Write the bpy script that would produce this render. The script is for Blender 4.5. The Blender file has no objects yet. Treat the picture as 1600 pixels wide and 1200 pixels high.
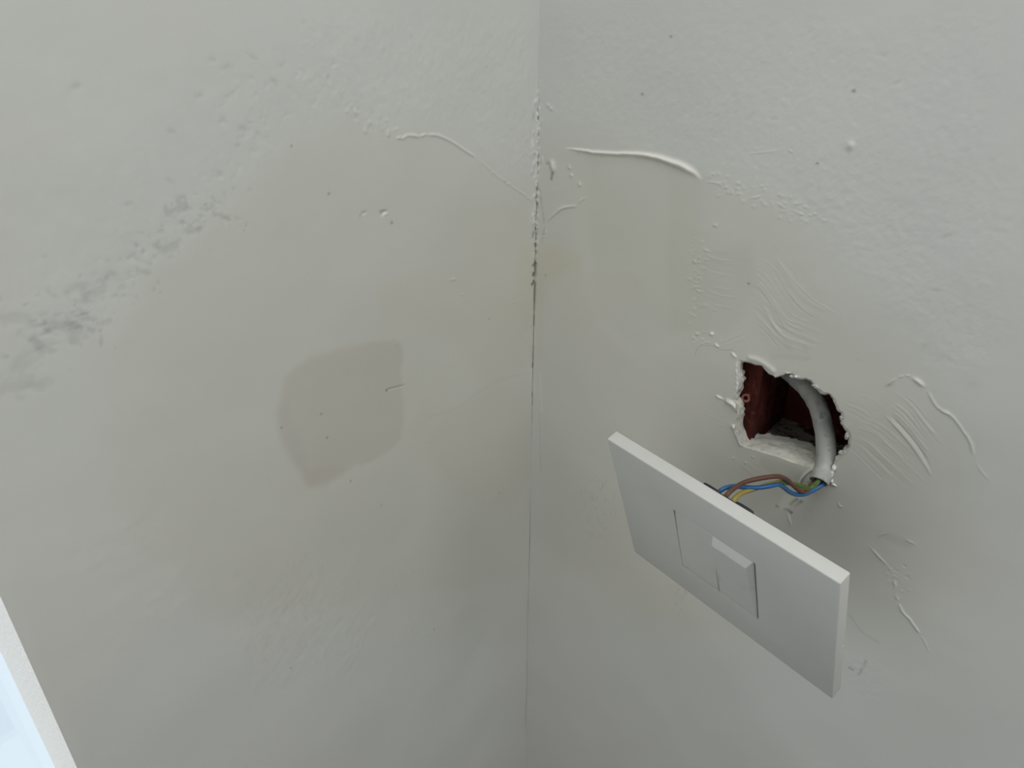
import bpy, bmesh, math, random
import numpy as np
from mathutils import Vector, Matrix

scene = bpy.context.scene
random.seed(7)
R_ = math.radians

# ------------------------------------------------------------------ camera
F = 1140.0
PITCH = math.atan(F / 2100.0)
YAW = R_(49)                       # angle between the view and the right-hand wall
CAMP = np.array([0.2818, -0.3460, 1.4500])
fh = np.array([-math.cos(YAW), math.sin(YAW), 0.0])
rt = np.array([math.sin(YAW), math.cos(YAW), 0.0])
upv = np.array([0, 0, 1.0])
fw = fh * math.cos(PITCH) - upv * math.sin(PITCH)
cu = fh * math.sin(PITCH) + upv * math.cos(PITCH)
_r, _c = rt.copy(), cu.copy()       # slight hand-held roll
rt = _r + .004 * _c; rt /= np.linalg.norm(rt)
cu = _c - .004 * _r; cu /= np.linalg.norm(cu)
cam_d = bpy.data.cameras.new('camera')
cam_d.sensor_fit = 'HORIZONTAL'
cam_d.sensor_width = 36.0
cam_d.lens = F / 1600.0 * 36.0
cam_d.clip_start = 0.01
cam = bpy.data.objects.new('camera', cam_d)
scene.collection.objects.link(cam)
cam.matrix_world = Matrix(((rt[0], cu[0], -fw[0], CAMP[0]),
                           (rt[1], cu[1], -fw[1], CAMP[1]),
                           (rt[2], cu[2], -fw[2], CAMP[2]),
                           (0, 0, 0, 1)))
scene.camera = cam

# ------------------------------------------------------------------ light
scene.view_settings.view_transform = 'Standard'
scene.view_settings.look = 'None'
scene.view_settings.gamma = 1.0
scene.view_settings.use_curve_mapping = False
scene.view_settings.exposure = 0.0

world = bpy.data.worlds.new('overcast_sky')
scene.world = world
world.use_nodes = True
wn = world.node_tree
bg = wn.nodes['Background']
bg.inputs['Color'].default_value = (0.76, 0.88, 1.0, 1)
bg.inputs['Strength'].default_value = 1.0

def area(name, loc, size, energy, col=(1.0, .995, .975), aim=(.12, -.05, 1.2)):
    d = bpy.data.lights.new(name, 'AREA'); d.shape = 'SQUARE'; d.size = size; d.energy = energy; d.color = col
    o = bpy.data.objects.new(name, d); scene.collection.objects.link(o); o.location = loc
    o.rotation_euler = (Vector(aim) - Vector(loc)).to_track_quat('-Z', 'Y').to_euler()
area('ceiling_light', (.30, -.32, 2.20), .50, 2.7)                      # overhead
area('daylight_upper_right', (1.40, -.52, 2.15), 1.0, 9.2)
area('daylight_behind_camera', (.20, -1.20, 1.45), .8, 3.1)
sd_ = bpy.data.lights.new('sun', 'SUN'); sd_.energy = 2.6; sd_.angle = R_(12); sd_.color = (1.0, .98, .95)   # grazes the window reveal
so_ = bpy.data.objects.new('sun', sd_); scene.collection.objects.link(so_)
so_.location = (-3, -2, 3)
so_.rotation_euler = Vector((1.0, .36, -.55)).to_track_quat('-Z', 'Y').to_euler()

# ------------------------------------------------------------------ helpers
def ray(x, y):
    return fw * F + rt * (x - 800.0) - cu * (y - 600.0)

def on_right(x, y, d=0.0):          # point on the right-hand wall (plane y = d)
    k = ray(x, y); return CAMP + k * ((d - CAMP[1]) / k[1])

def on_left(x, y, d=0.0):           # point on the left-hand wall (plane x = d)
    k = ray(x, y); return CAMP + k * ((d - CAMP[0]) / k[0])

def R2(pts):                         # right wall plan coordinates (u = x, z)
    return np.array([[on_right(*p)[0], on_right(*p)[2]] for p in pts])

def L2(pts):                         # left wall plan coordinates (u = -y, z)
    return np.array([[-on_left(*p)[1], on_left(*p)[2]] for p in pts])

rng = np.random.default_rng(11)
_lat = rng.random((256, 256))

def vnoise(u, v):
    iu = np.floor(u).astype(int); iv = np.floor(v).astype(int)
    fu = u - iu; fv = v - iv
    fu = fu * fu * (3 - 2 * fu); fv = fv * fv * (3 - 2 * fv)
    g = lambda a, b: _lat[a % 256, b % 256]
    return ((g(iu, iv) * (1 - fu) + g(iu + 1, iv) * fu) * (1 - fv)
            + (g(iu, iv + 1) * (1 - fu) + g(iu + 1, iv + 1) * fu) * fv) * 2 - 1

def fbm(u, v, octv=4, gain=0.5):
    s = 0; a = 1.0; n = 0
    for k in range(octv):
        s = s + a * vnoise(u * 2 ** k + 17.3 * k, v * 2 ** k + 5.1 * k); n += a; a *= gain
    return s / n

def sstep(a, b, x):
    t = np.clip((x - a) / (b - a), 0, 1); return t * t * (3 - 2 * t)

def catmull(P, n=12):
    P = np.array(P, float)
    Q = np.vstack([2 * P[0] - P[1], P, 2 * P[-1] - P[-2]])
    out = []
    for i in range(1, len(Q) - 2):
        for k in range(n):
            t = k / n
            out.append(0.5 * ((2 * Q[i]) + (-Q[i-1] + Q[i+1]) * t
                       + (2*Q[i-1] - 5*Q[i] + 4*Q[i+1] - Q[i+2]) * t*t
                       + (-Q[i-1] + 3*Q[i] - 3*Q[i+1] + Q[i+2]) * t**3))
    out.append(P[-1])
    return np.array(out)


class Field:
    """Relief (metres, towards the room) and paint colour of one plastered wall."""
    def __init__(self, us, zs, conv, base):
        self.us, self.zs, self.conv = us, zs, conv
        self.U, self.Z = np.meshgrid(us, zs, indexing='ij')
        self.H = np.zeros_like(self.U)
        self.C = np.ones(self.U.shape + (3,)) * np.array(base)

    def window(self, pts, m):
        i0, i1 = np.searchsorted(self.us, [pts[:, 0].min() - m, pts[:, 0].max() + m])
        j0, j1 = np.searchsorted(self.zs, [pts[:, 1].min() - m, pts[:, 1].max() + m])
        return slice(max(i0 - 1, 0), i1 + 1), slice(max(j0 - 1, 0), j1 + 1)

    def line_dist(self, P, m):
        """signed distance to an open polyline, and the position along it (0..1)"""
        si, sj = self.window(P, m)
        U = self.U[si, sj]; Z = self.Z[si, sj]
        best = np.full(U.shape, 1e9); t_ = np.zeros(U.shape); sg = np.ones(U.shape)
        L = np.r_[0, np.cumsum(np.hypot(*np.diff(P, axis=0).T))]
        for k in range(len(P) - 1):
            a = P[k]; d = P[k+1] - a; l2 = d @ d + 1e-15
            t = np.clip(((U - a[0]) * d[0] + (Z - a[1]) * d[1]) / l2, 0, 1)
            dx = U - a[0] - t * d[0]; dz = Z - a[1] - t * d[1]
            ds = np.hypot(dx, dz); w = ds < best
            best = np.where(w, ds, best)
            t_ = np.where(w, (L[k] + t * (L[k+1] - L[k])) / L[-1], t_)
            sg = np.where(w, np.sign(d[0] * dz - d[1] * dx), sg)
        return si, sj, best, t_, sg

    def ridge(self, px, w, h, broken=0.0, taper=True, smooth=True, col=None, colw=1.6, jag=0.0):
        if np.isscalar(w) and w < .0008: w = w * .85
        P = self.conv(px)
        if smooth and len(P) > 2: P = catmull(P, 6)
        if jag:
            P = P + np.c_[vnoise(np.arange(len(P)) * 0.9, np.zeros(len(P)) + px[0][0]), vnoise(np.arange(len(P)) * 0.9, np.zeros(len(P)) + px[0][1])] * jag
        wmax = max(np.atleast_1d(w)) if not np.isscalar(w) else w
        si, sj, d, t, sg = self.line_dist(P, 4 * wmax)
        ww = w if np.isscalar(w) else np.interp(t, np.linspace(0, 1, len(w)), w)
        hh = h if np.isscalar(h) else np.interp(t, np.linspace(0, 1, len(h)), h)
        amp = np.exp(-(d / ww) ** 2)
        if taper:
            e = .45 if len(px) <= 3 else .12
            amp = amp * sstep(0, e, t) * sstep(0, e, 1 - t)
        if broken:
            amp = amp * np.clip(1 - broken + broken * 2.2 * (vnoise(self.U[si, sj] * 700 + px[0][0], self.Z[si, sj] * 700) + 0.15), 0, 1.4)
        self.H[si, sj] += hh * amp
        if col is not None:
            e2 = .4 if len(px) <= 3 else .05
            m = np.clip(np.exp(-(d / (ww * colw)) ** 4) * sstep(0, e2, t) * sstep(0, e2, 1 - t), 0, 1)[..., None]
            self.C[si, sj] = self.C[si, sj] * (1 - m) + np.array(col) * m

    def stain(self, px, mult, w, strength=1.0, broken=0.0):
        """thin line of dirt along a polyline"""
        P = self.conv(px)
        if len(P) > 2: P = catmull(P, 5)
        si, sj, d, t, sg = self.line_dist(P, 4 * w)
        m = np.exp(-(d / w) ** 2) * strength * sstep(0, .05, t) * sstep(0, .05, 1 - t)
        if broken:
            m = m * np.clip(1 - broken + broken * 2 * (vnoise(self.U[si, sj] * 500, self.Z[si, sj] * 500 + px[0][0]) + .1), 0, 1)
        m = m[..., None]
        self.C[si, sj] *= 1 - m * (1 - np.array(mult))

    def poly_mask(self, px, soft, wob=0.0, freq=120, full=False):
        P = self.conv(px)
        si, sj = self.window(P, soft * 2 + wob * 2)
        U = self.U[si, sj]; Z = self.Z[si, sj]
        if wob:
            U = U + fbm(U * freq, Z * freq, 3) * wob; Z = Z + fbm(U * freq + 40, Z * freq + 9, 3) * wob
        best = np.full(U.shape, 1e9); ins = np.zeros(U.shape, bool)
        n = len(P)
        for k in range(n):
            a = P[k]; b = P[(k+1) % n]; d = b - a; l2 = d @ d + 1e-15
            t = np.clip(((U - a[0]) * d[0] + (Z - a[1]) * d[1]) / l2, 0, 1)
            best = np.minimum(best, np.hypot(U - a[0] - t*d[0], Z - a[1] - t*d[1]))
            c = (a[1] > Z) != (b[1] > Z)
            xi = a[0] + (Z - a[1]) / (b[1] - a[1] + 1e-15) * (b[0] - a[0])
            ins ^= c & (U < xi)
        sd = np.where(ins, -best, best)
        return si, sj, sstep(soft, -soft, sd) if soft > 0 else (sd < 0) * 1.0, sd

    def tint(self, px, mult, soft, wob=0.0, freq=120, dh=0.0):
        si, sj, m, sd = self.poly_mask(px, soft, wob, freq)
        self.C[si, sj] *= 1 - m[..., None] * (1 - np.array(mult))
        if dh: self.H[si, sj] += dh * m

    def blob(self, c, rx, ry, mult=None, dh=0.0, ang=0.0, wob=0.35, p=2):
        """c in photo px; rx, ry in metres"""
        q = self.conv([c])[0]; m_ = max(rx, ry) * 2.6
        si, sj = self.window(q[None], m_)
        U = self.U[si, sj] - q[0]; Z = self.Z[si, sj] - q[1]
        ca, sa = math.cos(ang), math.sin(ang)
        a = (U * ca + Z * sa) / rx; b = (-U * sa + Z * ca) / ry
        r = np.sqrt(a*a + b*b) * (1 + wob * fbm(self.U[si, sj] * .6 / min(rx, ry), self.Z[si, sj] * .6 / min(rx, ry) + c[0], 2))
        m = np.exp(-r ** p)
        if mult is not None: self.C[si, sj] *= 1 - m[..., None] * (1 - np.array(mult))
        self.H[si, sj] += dh * m * .6

    def grain(self, px, amp, freq, soft, seed=0.0, sharp=False):
        si, sj, m, sd = self.poly_mask(px, soft, soft * .8, 60)
        n = fbm(self.U[si, sj] * freq + seed, self.Z[si, sj] * freq + seed * 2, 3)
        if sharp: n = np.clip(n - .15, 0, 1) * 2.5
        self.H[si, sj] += m * n * amp * .38


def N(nt, typ, **kw):
    n = nt.nodes.new(typ)
    for k, v in kw.items(): setattr(n, k, v)
    return n

def mat(name, col, rough=0.6, spec=0.3, bump=None, attr=None, mott=None, metal=0.0):
    """bump: list of (scale, strength, distance); mott: (scale, colour2, lo, hi)"""
    m = bpy.data.materials.new(name); m.use_nodes = True
    nt = m.node_tree; b = nt.nodes['Principled BSDF']
    b.inputs['Base Color'].default_value = (*col, 1)
    b.inputs['Roughness'].default_value = rough
    b.inputs['Specular IOR Level'].default_value = spec
    b.inputs['Metallic'].default_value = metal
    tc = N(nt, 'ShaderNodeTexCoord')
    src = None
    if attr:
        a = N(nt, 'ShaderNodeAttribute'); a.attribute_name = attr; src = a.outputs['Color']
        nt.links.new(src, b.inputs['Base Color'])
    for i, mo in enumerate(mott or []):
        sc, c2, lo_, hi_ = mo
        nz = N(nt, 'ShaderNodeTexNoise'); nz.inputs['Scale'].default_value = sc; nz.inputs['Detail'].default_value = 5
        nt.links.new(tc.outputs['Object'], nz.inputs['Vector'])
        mr = N(nt, 'ShaderNodeMapRange'); mr.inputs['From Min'].default_value = lo_; mr.inputs['From Max'].default_value = hi_
        nt.links.new(nz.outputs['Fac'], mr.inputs['Value'])
        mx = N(nt, 'ShaderNodeMix', data_type='RGBA')
        nt.links.new(mr.outputs['Result'], mx.inputs['Factor'])
        if src is not None: nt.links.new(src, mx.inputs['A'])
        else: mx.inputs['A'].default_value = (*col, 1)
        mx.inputs['B'].default_value = (*c2, 1)
        src = mx.outputs['Result']; nt.links.new(src, b.inputs['Base Color'])
    prev = None
    for (sc, st, di) in (bump or []):
        nz = N(nt, 'ShaderNodeTexNoise'); nz.inputs['Scale'].default_value = sc; nz.inputs['Detail'].default_value = 3
        nt.links.new(tc.outputs['Object'], nz.inputs['Vector'])
        bp = N(nt, 'ShaderNodeBump'); bp.inputs['Strength'].default_value = st; bp.inputs['Distance'].default_value = di
        nt.links.new(nz.outputs['Fac'], bp.inputs['Height'])
        if prev is not None: nt.links.new(prev, bp.inputs['Normal'])
        prev = bp.outputs['Normal']
    if prev is not None: nt.links.new(prev, b.inputs['Normal'])
    return m

def link(name, me, m, parent=None, smooth=False):
    o = bpy.data.objects.new(name, me); scene.collection.objects.link(o)
    for x in (m if isinstance(m, (list, tuple)) else [m]): me.materials.append(x)
    if parent is not None: o.parent = parent
    if smooth: me.polygons.foreach_set('use_smooth', [True] * len(me.polygons))
    return o

def pymesh(name, V, Fc, m, parent=None, smooth=False, mi=None):
    me = bpy.data.meshes.new(name); me.from_pydata([tuple(map(float, v)) for v in V], [], Fc); me.update()
    o = link(name, me, m, parent, smooth)
    if mi is not None: me.polygons.foreach_set('material_index', mi)
    return o

def empty(name, loc, label, cat, group=None):
    o = bpy.data.objects.new(name, None); scene.collection.objects.link(o)
    o.empty_display_size = 0.01
    o.location = loc; o['label'] = label; o['category'] = cat
    if group: o['group'] = group
    return o

def tag(o, label, cat, group=None):
    o['label'] = label; o['category'] = cat
    if group: o['group'] = group

def tube_mesh(path, rad, seg=16, cap=True, wob=0.0, twist=0.0):
    """path Nx3, rad scalar or N; returns verts, faces, angle index per face"""
    P = np.array(path, float); n = len(P)
    T = np.gradient(P, axis=0); T /= np.linalg.norm(T, axis=1)[:, None]
    nrm = np.cross(T[0], [0, 0, 1.0]); nrm /= np.linalg.norm(nrm)
    V = []; Fc = []; ang = []
    rad = np.ones(n) * rad
    for i in range(n):
        nrm = nrm - T[i] * (nrm @ T[i]); nrm /= np.linalg.norm(nrm)
        bn = np.cross(T[i], nrm)
        for k in range(seg):
            a = 2 * math.pi * k / seg + twist * i
            r = rad[i] * (1 + (wob * float(vnoise(np.array(i * .35 + k * .9), np.array(k * 1.3))) if wob else 0))
            V.append(P[i] + nrm * math.cos(a) * r + bn * math.sin(a) * r)
    for i in range(n - 1):
        for k in range(seg):
            Fc.append((i*seg + k, i*seg + (k+1) % seg, (i+1)*seg + (k+1) % seg, (i+1)*seg + k)); ang.append(k)
    if cap:
        Fc.append(tuple(range(seg))[::-1]); ang.append(0)
        Fc.append(tuple((n-1)*seg + k for k in range(seg))); ang.append(0)
    return V, Fc, ang


# ------------------------------------------------------------------ materials
M_wall = mat('painted_plaster', (.6, .6, .58), .62, .25, attr='paint',
             bump=[(900, .07, .0004), (240, .07, .0006), (55, .06, .0012)])
M_reveal = mat('sanded_reveal_plaster', (.80, .79, .765), .8, .2, bump=[(1300, .45, .0006), (420, .5, .0008)],
               mott=[(900, (.70, .69, .66), .52, .66)])
M_back = mat('rough_render', (.5, .5, .48), .9, .1)
M_rim = mat('broken_plaster', (.56, .555, .51), .85, .15, bump=[(600, .5, .0008), (180, .5, .0015)],
            mott=[(260, (.42, .42, .39), .54, .68), (120, (.66, .655, .58), .5, .62)])
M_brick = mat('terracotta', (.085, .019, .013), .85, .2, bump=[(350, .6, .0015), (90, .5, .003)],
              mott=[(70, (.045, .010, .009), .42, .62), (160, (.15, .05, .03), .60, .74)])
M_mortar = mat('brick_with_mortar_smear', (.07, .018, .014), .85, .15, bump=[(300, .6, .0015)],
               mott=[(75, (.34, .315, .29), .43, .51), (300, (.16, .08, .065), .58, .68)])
M_boss = mat('dusty_pink_plastic', (.26, .11, .09), .6, .3, mott=[(400, (.20, .08, .065), .5, .65)])
M_pvc = mat('grey_conduit', (.40, .41, .395), .5, .35, bump=[(250, .15, .0006)],
            mott=[(95, (.50, .495, .47), .52, .60), (210, (.30, .30, .285), .60, .68)])
M_plate = mat('white_gloss_plastic', (.61, .612, .585), .38, .28, bump=[(600, .02, .0002)],
              mott=[(38, (.585, .585, .56), .5, .75)])
M_rocker = mat('white_rocker_plastic', (.62, .62, .595), .38, .28,
               mott=[(60, (.53, .53, .51), .60, .74)])
M_black = mat('black_plastic', (.02, .021, .022), .45, .4)
M_brown = mat('brown_insulation', (.135, .060, .037), .38, .4, mott=[(120, (.10, .045, .032), .4, .7)])
M_blue = mat('blue_insulation', (.025, .135, .34), .35, .45, mott=[(120, (.02, .11, .28), .4, .7)])
M_yel = mat('yellow_insulation', (.36, .28, .07), .38, .4)
M_grn = mat('green_insulation', (.085, .16, .035), .38, .4)
M_crumb = mat('white_plaster_crumb', (.80, .80, .78), .7, .3)
M_frame = mat('white_window_pvc', (.86, .88, .90), .3, .45)
M_far = mat('far_wall_paint', (.2, .2, 0.192), .7, .2)
M_floor = mat('grey_floor', (.15, .15, .145), .7, .2, mott=[(6, (.12, .12, .115), .4, .6)])
M_gasket = mat('grey_gasket', (.45, .47, .50), .6, .2)
M_glass = bpy.data.materials.new('window_glass'); M_glass.use_nodes = True
_n = M_glass.node_tree; _n.nodes.clear()
_o = N(_n, 'ShaderNodeOutputMaterial'); _m = N(_n, 'ShaderNodeMixShader'); _t = N(_n, 'ShaderNodeBsdfTransparent'); _g = N(_n, 'ShaderNodeBsdfGlossy')
_m.inputs[0].default_value = .05; _g.inputs['Roughness'].default_value = 0.0
_t.inputs['Color'].default_value = (.98, .99, .985, 1)
_n.links.new(_t.outputs[0], _m.inputs[1]); _n.links.new(_g.outputs[0], _m.inputs[2]); _n.links.new(_m.outputs[0], _o.inputs[0])



# ------------------------------------------------------------------ wall grids
WALLH = 2.6
def axis(parts):
    out = [parts[0][0]]
    for (a, b, st) in parts:
        n = max(1, int(round((b - a) / st))); out += list(np.linspace(a, b, n + 1)[1:])
    return np.array(out)

OLD = (.640, .650, .622)          # older, cooler paint; the filled areas are warmer and a little darker
us_r = axis([(0, .004, .0003), (.004, .335, .00045), (.335, .36, .002), (.36, 3.2, .25)])
zs_r = axis([(0, .76, .2), (.76, 1.02, .0009), (1.02, 1.455, .00045), (1.455, 1.48, .002), (1.48, WALLH, .2)])
FR = Field(us_r, zs_r, R2, OLD)

UE = 0.3187                        # distance of the window edge from the corner
WZ0, WZ1, UE2 = 0.92, 2.05, 0.92
us_l = axis([(0, .004, .0003), (.004, UE, .0006), (UE, UE2, .1), (UE2, 2.6, .2)])
zs_l = axis([(0, .76, .15), (.76, WZ0, .0011), (WZ0, 1.02, .0011), (1.02, 1.455, .0006), (1.455, 1.48, .002), (1.48, WZ1, .1), (WZ1, WALLH, .15)])
FL = Field(us_l, zs_l, L2, OLD)

# ---- gentle unevenness of both walls
for Fd, s in ((FR, 3.0), (FL, 40.0)):
    vis = sstep(.40, .33, Fd.U) * sstep(.70, .80, Fd.Z) * sstep(1.6, 1.47, Fd.Z)
    Fd.H += vis * (fbm(Fd.U * 14 + s, Fd.Z * 14 + s, 2) * .0009 + fbm(Fd.U * 60 + s, Fd.Z * 60 + s, 3) * .00013)
    Fd.C *= 1 + (fbm(Fd.U * 18 + s, Fd.Z * 18, 3) * .02)[..., None]
    # soft chroma drift of thinly rolled paint
    n = fbm(Fd.U * 9 + 2 * s, Fd.Z * 9 + s, 3)[..., None]
    Fd.C *= 1 + n * np.array((.020, .004, -.012))

# ================= RIGHT WALL
WARM = (.985, .982, .962)
FR.tint([(838, 215), (888, 232), (980, 243), (1050, 255), (1098, 285), (1165, 300), (1260, 335), (1340, 420), (1440, 520), (1520, 690), (1530, 860), (1480, 960), (1420, 1040), (1200, 1010), (1000, 960), (900, 900), (838, 900)],
        WARM, .008, .006, 50)
FR.tint([(838, 235), (900, 250), (1098, 300), (1260, 370), (1400, 520), (1480, 690), (1480, 860), (1380, 960), (1200, 1000), (1000, 980), (900, 960), (838, 960)], (.972, .968, .945), .028, .006, 50)
# fresh filler under the lip
FR.tint([(912, 250), (985, 250), (1050, 262), (1092, 288), (1092, 400), (1088, 520), (1060, 535), (985, 470), (930, 400), (905, 330)],
        (.968, .968, .952), .012, .002, 60)
FR.tint([(1050, 262), (1094, 288), (1093, 400), (1088, 525), (1050, 520), (1040, 400)], (.975, .97, .955), .004)
FR.tint([(1092, 395), (1175, 380), (1182, 450), (1140, 520), (1089, 520)], (.955, .955, .945), .004, .001)
FR.tint([(912, 247), (985, 246), (1055, 259), (1096, 286), (1092, 520), (1000, 560), (930, 500), (905, 330)], (1, 1, 1), .0060, dh=-.0003)
# the filler lip itself
FR.ridge([(880, 231), (905, 234), (930, 238), (960, 240), (1000, 241), (1030, 247), (1060, 257), (1082, 268), (1099, 284)],
         [.0004, .0007, .0009, .0009, .0010, .0012, .0014, .0015, .0010], [.0003, .0007, .0009, .0010, .0011, .0014, .0016, .0015, .0008],
         col=(.80, .79, .73), colw=1.05, jag=.00015)
FR.stain([(890, 237), (930, 244), (985, 247), (1030, 252), (1075, 272)], (.86, .86, .82), .0007, .6, .5)
FR.ridge([(1099, 284), (1120, 286), (1135, 296)], .00045, .00022)
for p in [[(1135, 296), (1150, 303), (1170, 301)], [(1160, 309), (1185, 308), (1200, 303)], [(1196, 312), (1215, 318), (1235, 326)],
          [(1222, 322), (1248, 332), (1262, 336), (1280, 332)], [(1250, 336), (1258, 345), (1268, 350)], [(1178, 296), (1195, 290), (1205, 292)], [(1150, 293), (1165, 298)]]:
    FR.ridge(p, .00045, .00022, broken=.6, jag=.0005, col=(.67, .67, .65), colw=.9)
FR.ridge([(1163, 241), (1200, 237), (1231, 232)], .0004, .00016)
FR.ridge([(1231, 232), (1240, 240)], .0004, .0002)
FR.blob((1330, 227), .0016, .0018, dh=.0013, wob=.3)
for c in ((892, 274), (905, 289), (889, 262), (862, 170), (857, 165)):
    FR.blob(c, .0011, .0011, dh=.0007)
for k in range(60):                 # spattered grains along the edge of the filled area
    t = random.random(); c = (1110 + t * 180 + random.uniform(-14, 14), 285 + t * 62 + random.uniform(-20, 16))
    FR.blob(c, random.uniform(.0004, .0010), random.uniform(.0004, .0009), dh=random.uniform(.0001, .0004))
for k in range(70):
    c = (1085 + random.uniform(-8, 22), 370 + random.random() * 170)
    FR.blob(c, random.uniform(.0004, .0011), random.uniform(.0003, .0007), dh=random.uniform(.0001, .00045))
for c in ((1118, 352), (1085, 409), (1090, 522), (1112, 522), (1084, 528)): FR.blob(c, .0010, .0008, dh=.0007)
# roller texture of the older paint
FR.grain([(850, 10), (1590, 10), (1590, 560), (1500, 640), (1400, 500), (1300, 380), (1240, 320), (1100, 275), (960, 230), (860, 180)], .00022, 420, .01, 3)
FR.grain([(1230, 230), (1400, 290), (1480, 440), (1430, 500), (1300, 400), (1210, 330)], .00020, 330, .006, 8)

def strokes(Fd, base, n, off, w=.00032, h=.00012, rnd=6, cut=.5):
    """parallel brush marks: copies of a base line moved by off px each, each cut to a random piece"""
    base = np.array(base, float)
    B = catmull(base, 6)
    n = int(n * 1.7)
    for k in range(n):
        t = k / max(1, n - 1)
        a = random.uniform(0, cut); b = random.uniform(1 - cut, 1)
        i0, i1 = int(a * (len(B) - 1)), max(int(b * (len(B) - 1)), int(a * (len(B) - 1)) + 4)
        seg = B[i0:i1:2]
        if len(seg) < 3: continue
        q = seg + np.array(off) * t + np.array([random.uniform(-rnd, rnd), random.uniform(-rnd, rnd)])
        Fd.ridge([tuple(x) for x in q], w * random.uniform(.7, 1.3), h * .45 * random.uniform(.5, 1.7) * random.choice((1, 1, 1, -.8)), smooth=False)

strokes(FR, [(1195, 372), (1220, 395), (1240, 425), (1262, 450), (1292, 470), (1330, 492)], 12, (-10, 40), w=.00045, h=.00013)
strokes(FR, [(1172, 417), (1195, 432), (1214, 460), (1234, 492), (1280, 512), (1320, 532)], 14, (-10, 34), w=.00045, h=.00017)
strokes(FR, [(1168, 460), (1190, 480), (1212, 506), (1245, 520), (1300, 540)], 10, (10, 40), w=.00045, h=.00015)
strokes(FR, [(1095, 375), (1118, 388), (1146, 393), (1165, 394)], 11, (-4, 100), w=.00045, h=.00014, rnd=4)
strokes(FR, [(1120, 530), (1150, 518), (1180, 505)], 6, (10, 20), w=.0004, h=.00012)
# flap of paint, cracks and splinters round the hole's upper left
FR.stain([(1086, 556), (1090, 544), (1096, 540), (1115, 541), (1128, 547), (1140, 547), (1150, 550)], (.66, .66, .64), .00022, .7)
FR.ridge([(1109, 522), (1117, 521)], .0007, .0007, col=(.78, .78, .75))
FR.ridge([(1116, 535), (1124, 544)], .0006, .0007, col=(.78, .78, .75))
FR.ridge([(1142, 549), (1152, 561)], .0007, .0008, col=(.76, .76, .73))
FR.ridge([(1117, 617), (1131, 625)], .0007, .0009, col=(.78, .78, .76))
FR.ridge([(1137, 627), (1146, 632), (1152, 640)], .0012, .0014, col=(.80, .80, .78), taper=False)
strokes(FR, [(1105, 640), (1125, 646), (1146, 652)], 6, (-3, 16), w=.0004, h=.0001)
FR.ridge([(1152, 563), (1151, 580), (1152, 600), (1149, 618)], .0006, .0005, broken=.4, col=(.74, .74, .72))
FR.ridge([(1147, 662), (1150, 676), (1156, 690), (1161, 699)], .0010, .0009, col=(.70, .70, .67))
FR.blob((1148, 667), .0016, .0010, dh=.0012, mult=(1.15, 1.15, 1.15))
FR.ridge([(1166, 558), (1185, 563), (1203, 575), (1212, 585)], .0014, .0007, col=(.64, .635, .60), colw=.8)
FR.ridge([(1225, 581), (1240, 588), (1252, 590)], .0007, .0009, broken=.3, col=(.8, .8, .78))
FR.stain([(1203, 560), (1212, 556), (1238, 558), (1262, 562)], (.93, .93, .93), .0016, .8)
for c, a in (((1232, 543), (.0028, .0014)), ((1258, 545), (.0018, .0014)), ((1342, 562), (.0010, .0008)), ((1262, 560), (.0010, .001))):
    FR.blob(c, a[0], a[1], mult=(.92, .925, .93))
# pink undercoat showing through below the hole, and the lump that buries the conduit end
FR.tint([(1190, 712), (1240, 728), (1268, 737), (1256, 748), (1248, 757), (1215, 748), (1185, 726)], (.93, .925, .90), .0015)
FR.blob((1268, 752), .0062, .0060, dh=.0022, wob=.15, p=2)
FR.ridge([(1272, 731), (1262, 738), (1254, 747), (1248, 757)], .0007, .0009, col=(.64, .64, .60))
for c in ((1176, 714), (1146, 716), (1165, 723)): FR.blob(c, .0006, .0006, dh=.0006)
strokes(FR, [(1150, 690), (1190, 728), (1225, 742)], 5, (-20, 20), w=.0007, h=.00012)
# dirty gouge under the conduit
FR.stain([(1233, 790), (1240, 784), (1247, 779)], (.45, .45, .40), .0009, .95, .3)
FR.stain([(1240, 793), (1246, 788), (1254, 782)], (.45, .45, .42), .0008, .9, .5)
FR.stain([(1224, 794), (1231, 797), (1238, 803)], (.35, .35, .31), .0011, .95, .4)
FR.blob((1214, 791), .0008, .0007, mult=(.55, .55, .52))
FR.tint([(1225, 772), (1250, 775), (1244, 788), (1222, 796), (1216, 790)], (1.10, 1.10, 1.07), .001)
FR.ridge([(1229, 798), (1233, 812), (1238, 825)], .0006, .0004, col=(.66, .66, .62))
FR.ridge([(1310, 783), (1312, 791), (1320, 792)], .0005, .0004)
# brushed filler right of the hole
strokes(FR, [(1346, 656), (1384, 672), (1433, 718), (1474, 758)], 12, (-30, 20), w=.00042, h=.00014)
strokes(FR, [(1376, 644), (1415, 686), (1438, 718), (1464, 762)], 5, (8, -4), w=.0005, h=.00030, rnd=2, cut=.15)
strokes(FR, [(1399, 605), (1428, 628), (1460, 668), (1487, 693)], 16, (-18, 34), w=.00042, h=.00016)
strokes(FR, [(1325, 700), (1370, 745), (1392, 767)], 16, (30, -30), w=.00042, h=.00013)
strokes(FR, [(1300, 640), (1340, 655), (1380, 690)], 6, (20, -30), w=.00042, h=.0001)
FR.ridge([(1383, 606), (1390, 598), (1410, 588), (1424, 588)], .0005, .0003, broken=.4)
FR.ridge([(1422, 588), (1436, 597), (1447, 608)], .0009, .0008, col=(.74, .74, .72), colw=.8)
FR.ridge([(1447, 608), (1460, 630), (1473, 643), (1487, 650), (1505, 673), (1516, 691), (1522, 716)], .0006, .00042, jag=.0002)
FR.ridge([(1522, 716), (1532, 735), (1554, 758)], .0006, .00016)
FR.ridge([(1472, 640), (1486, 648)], .0007, .0004)
FR.blob((1389, 602), .0013, .0008, mult=(.66, .66, .64), ang=.5)
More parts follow.
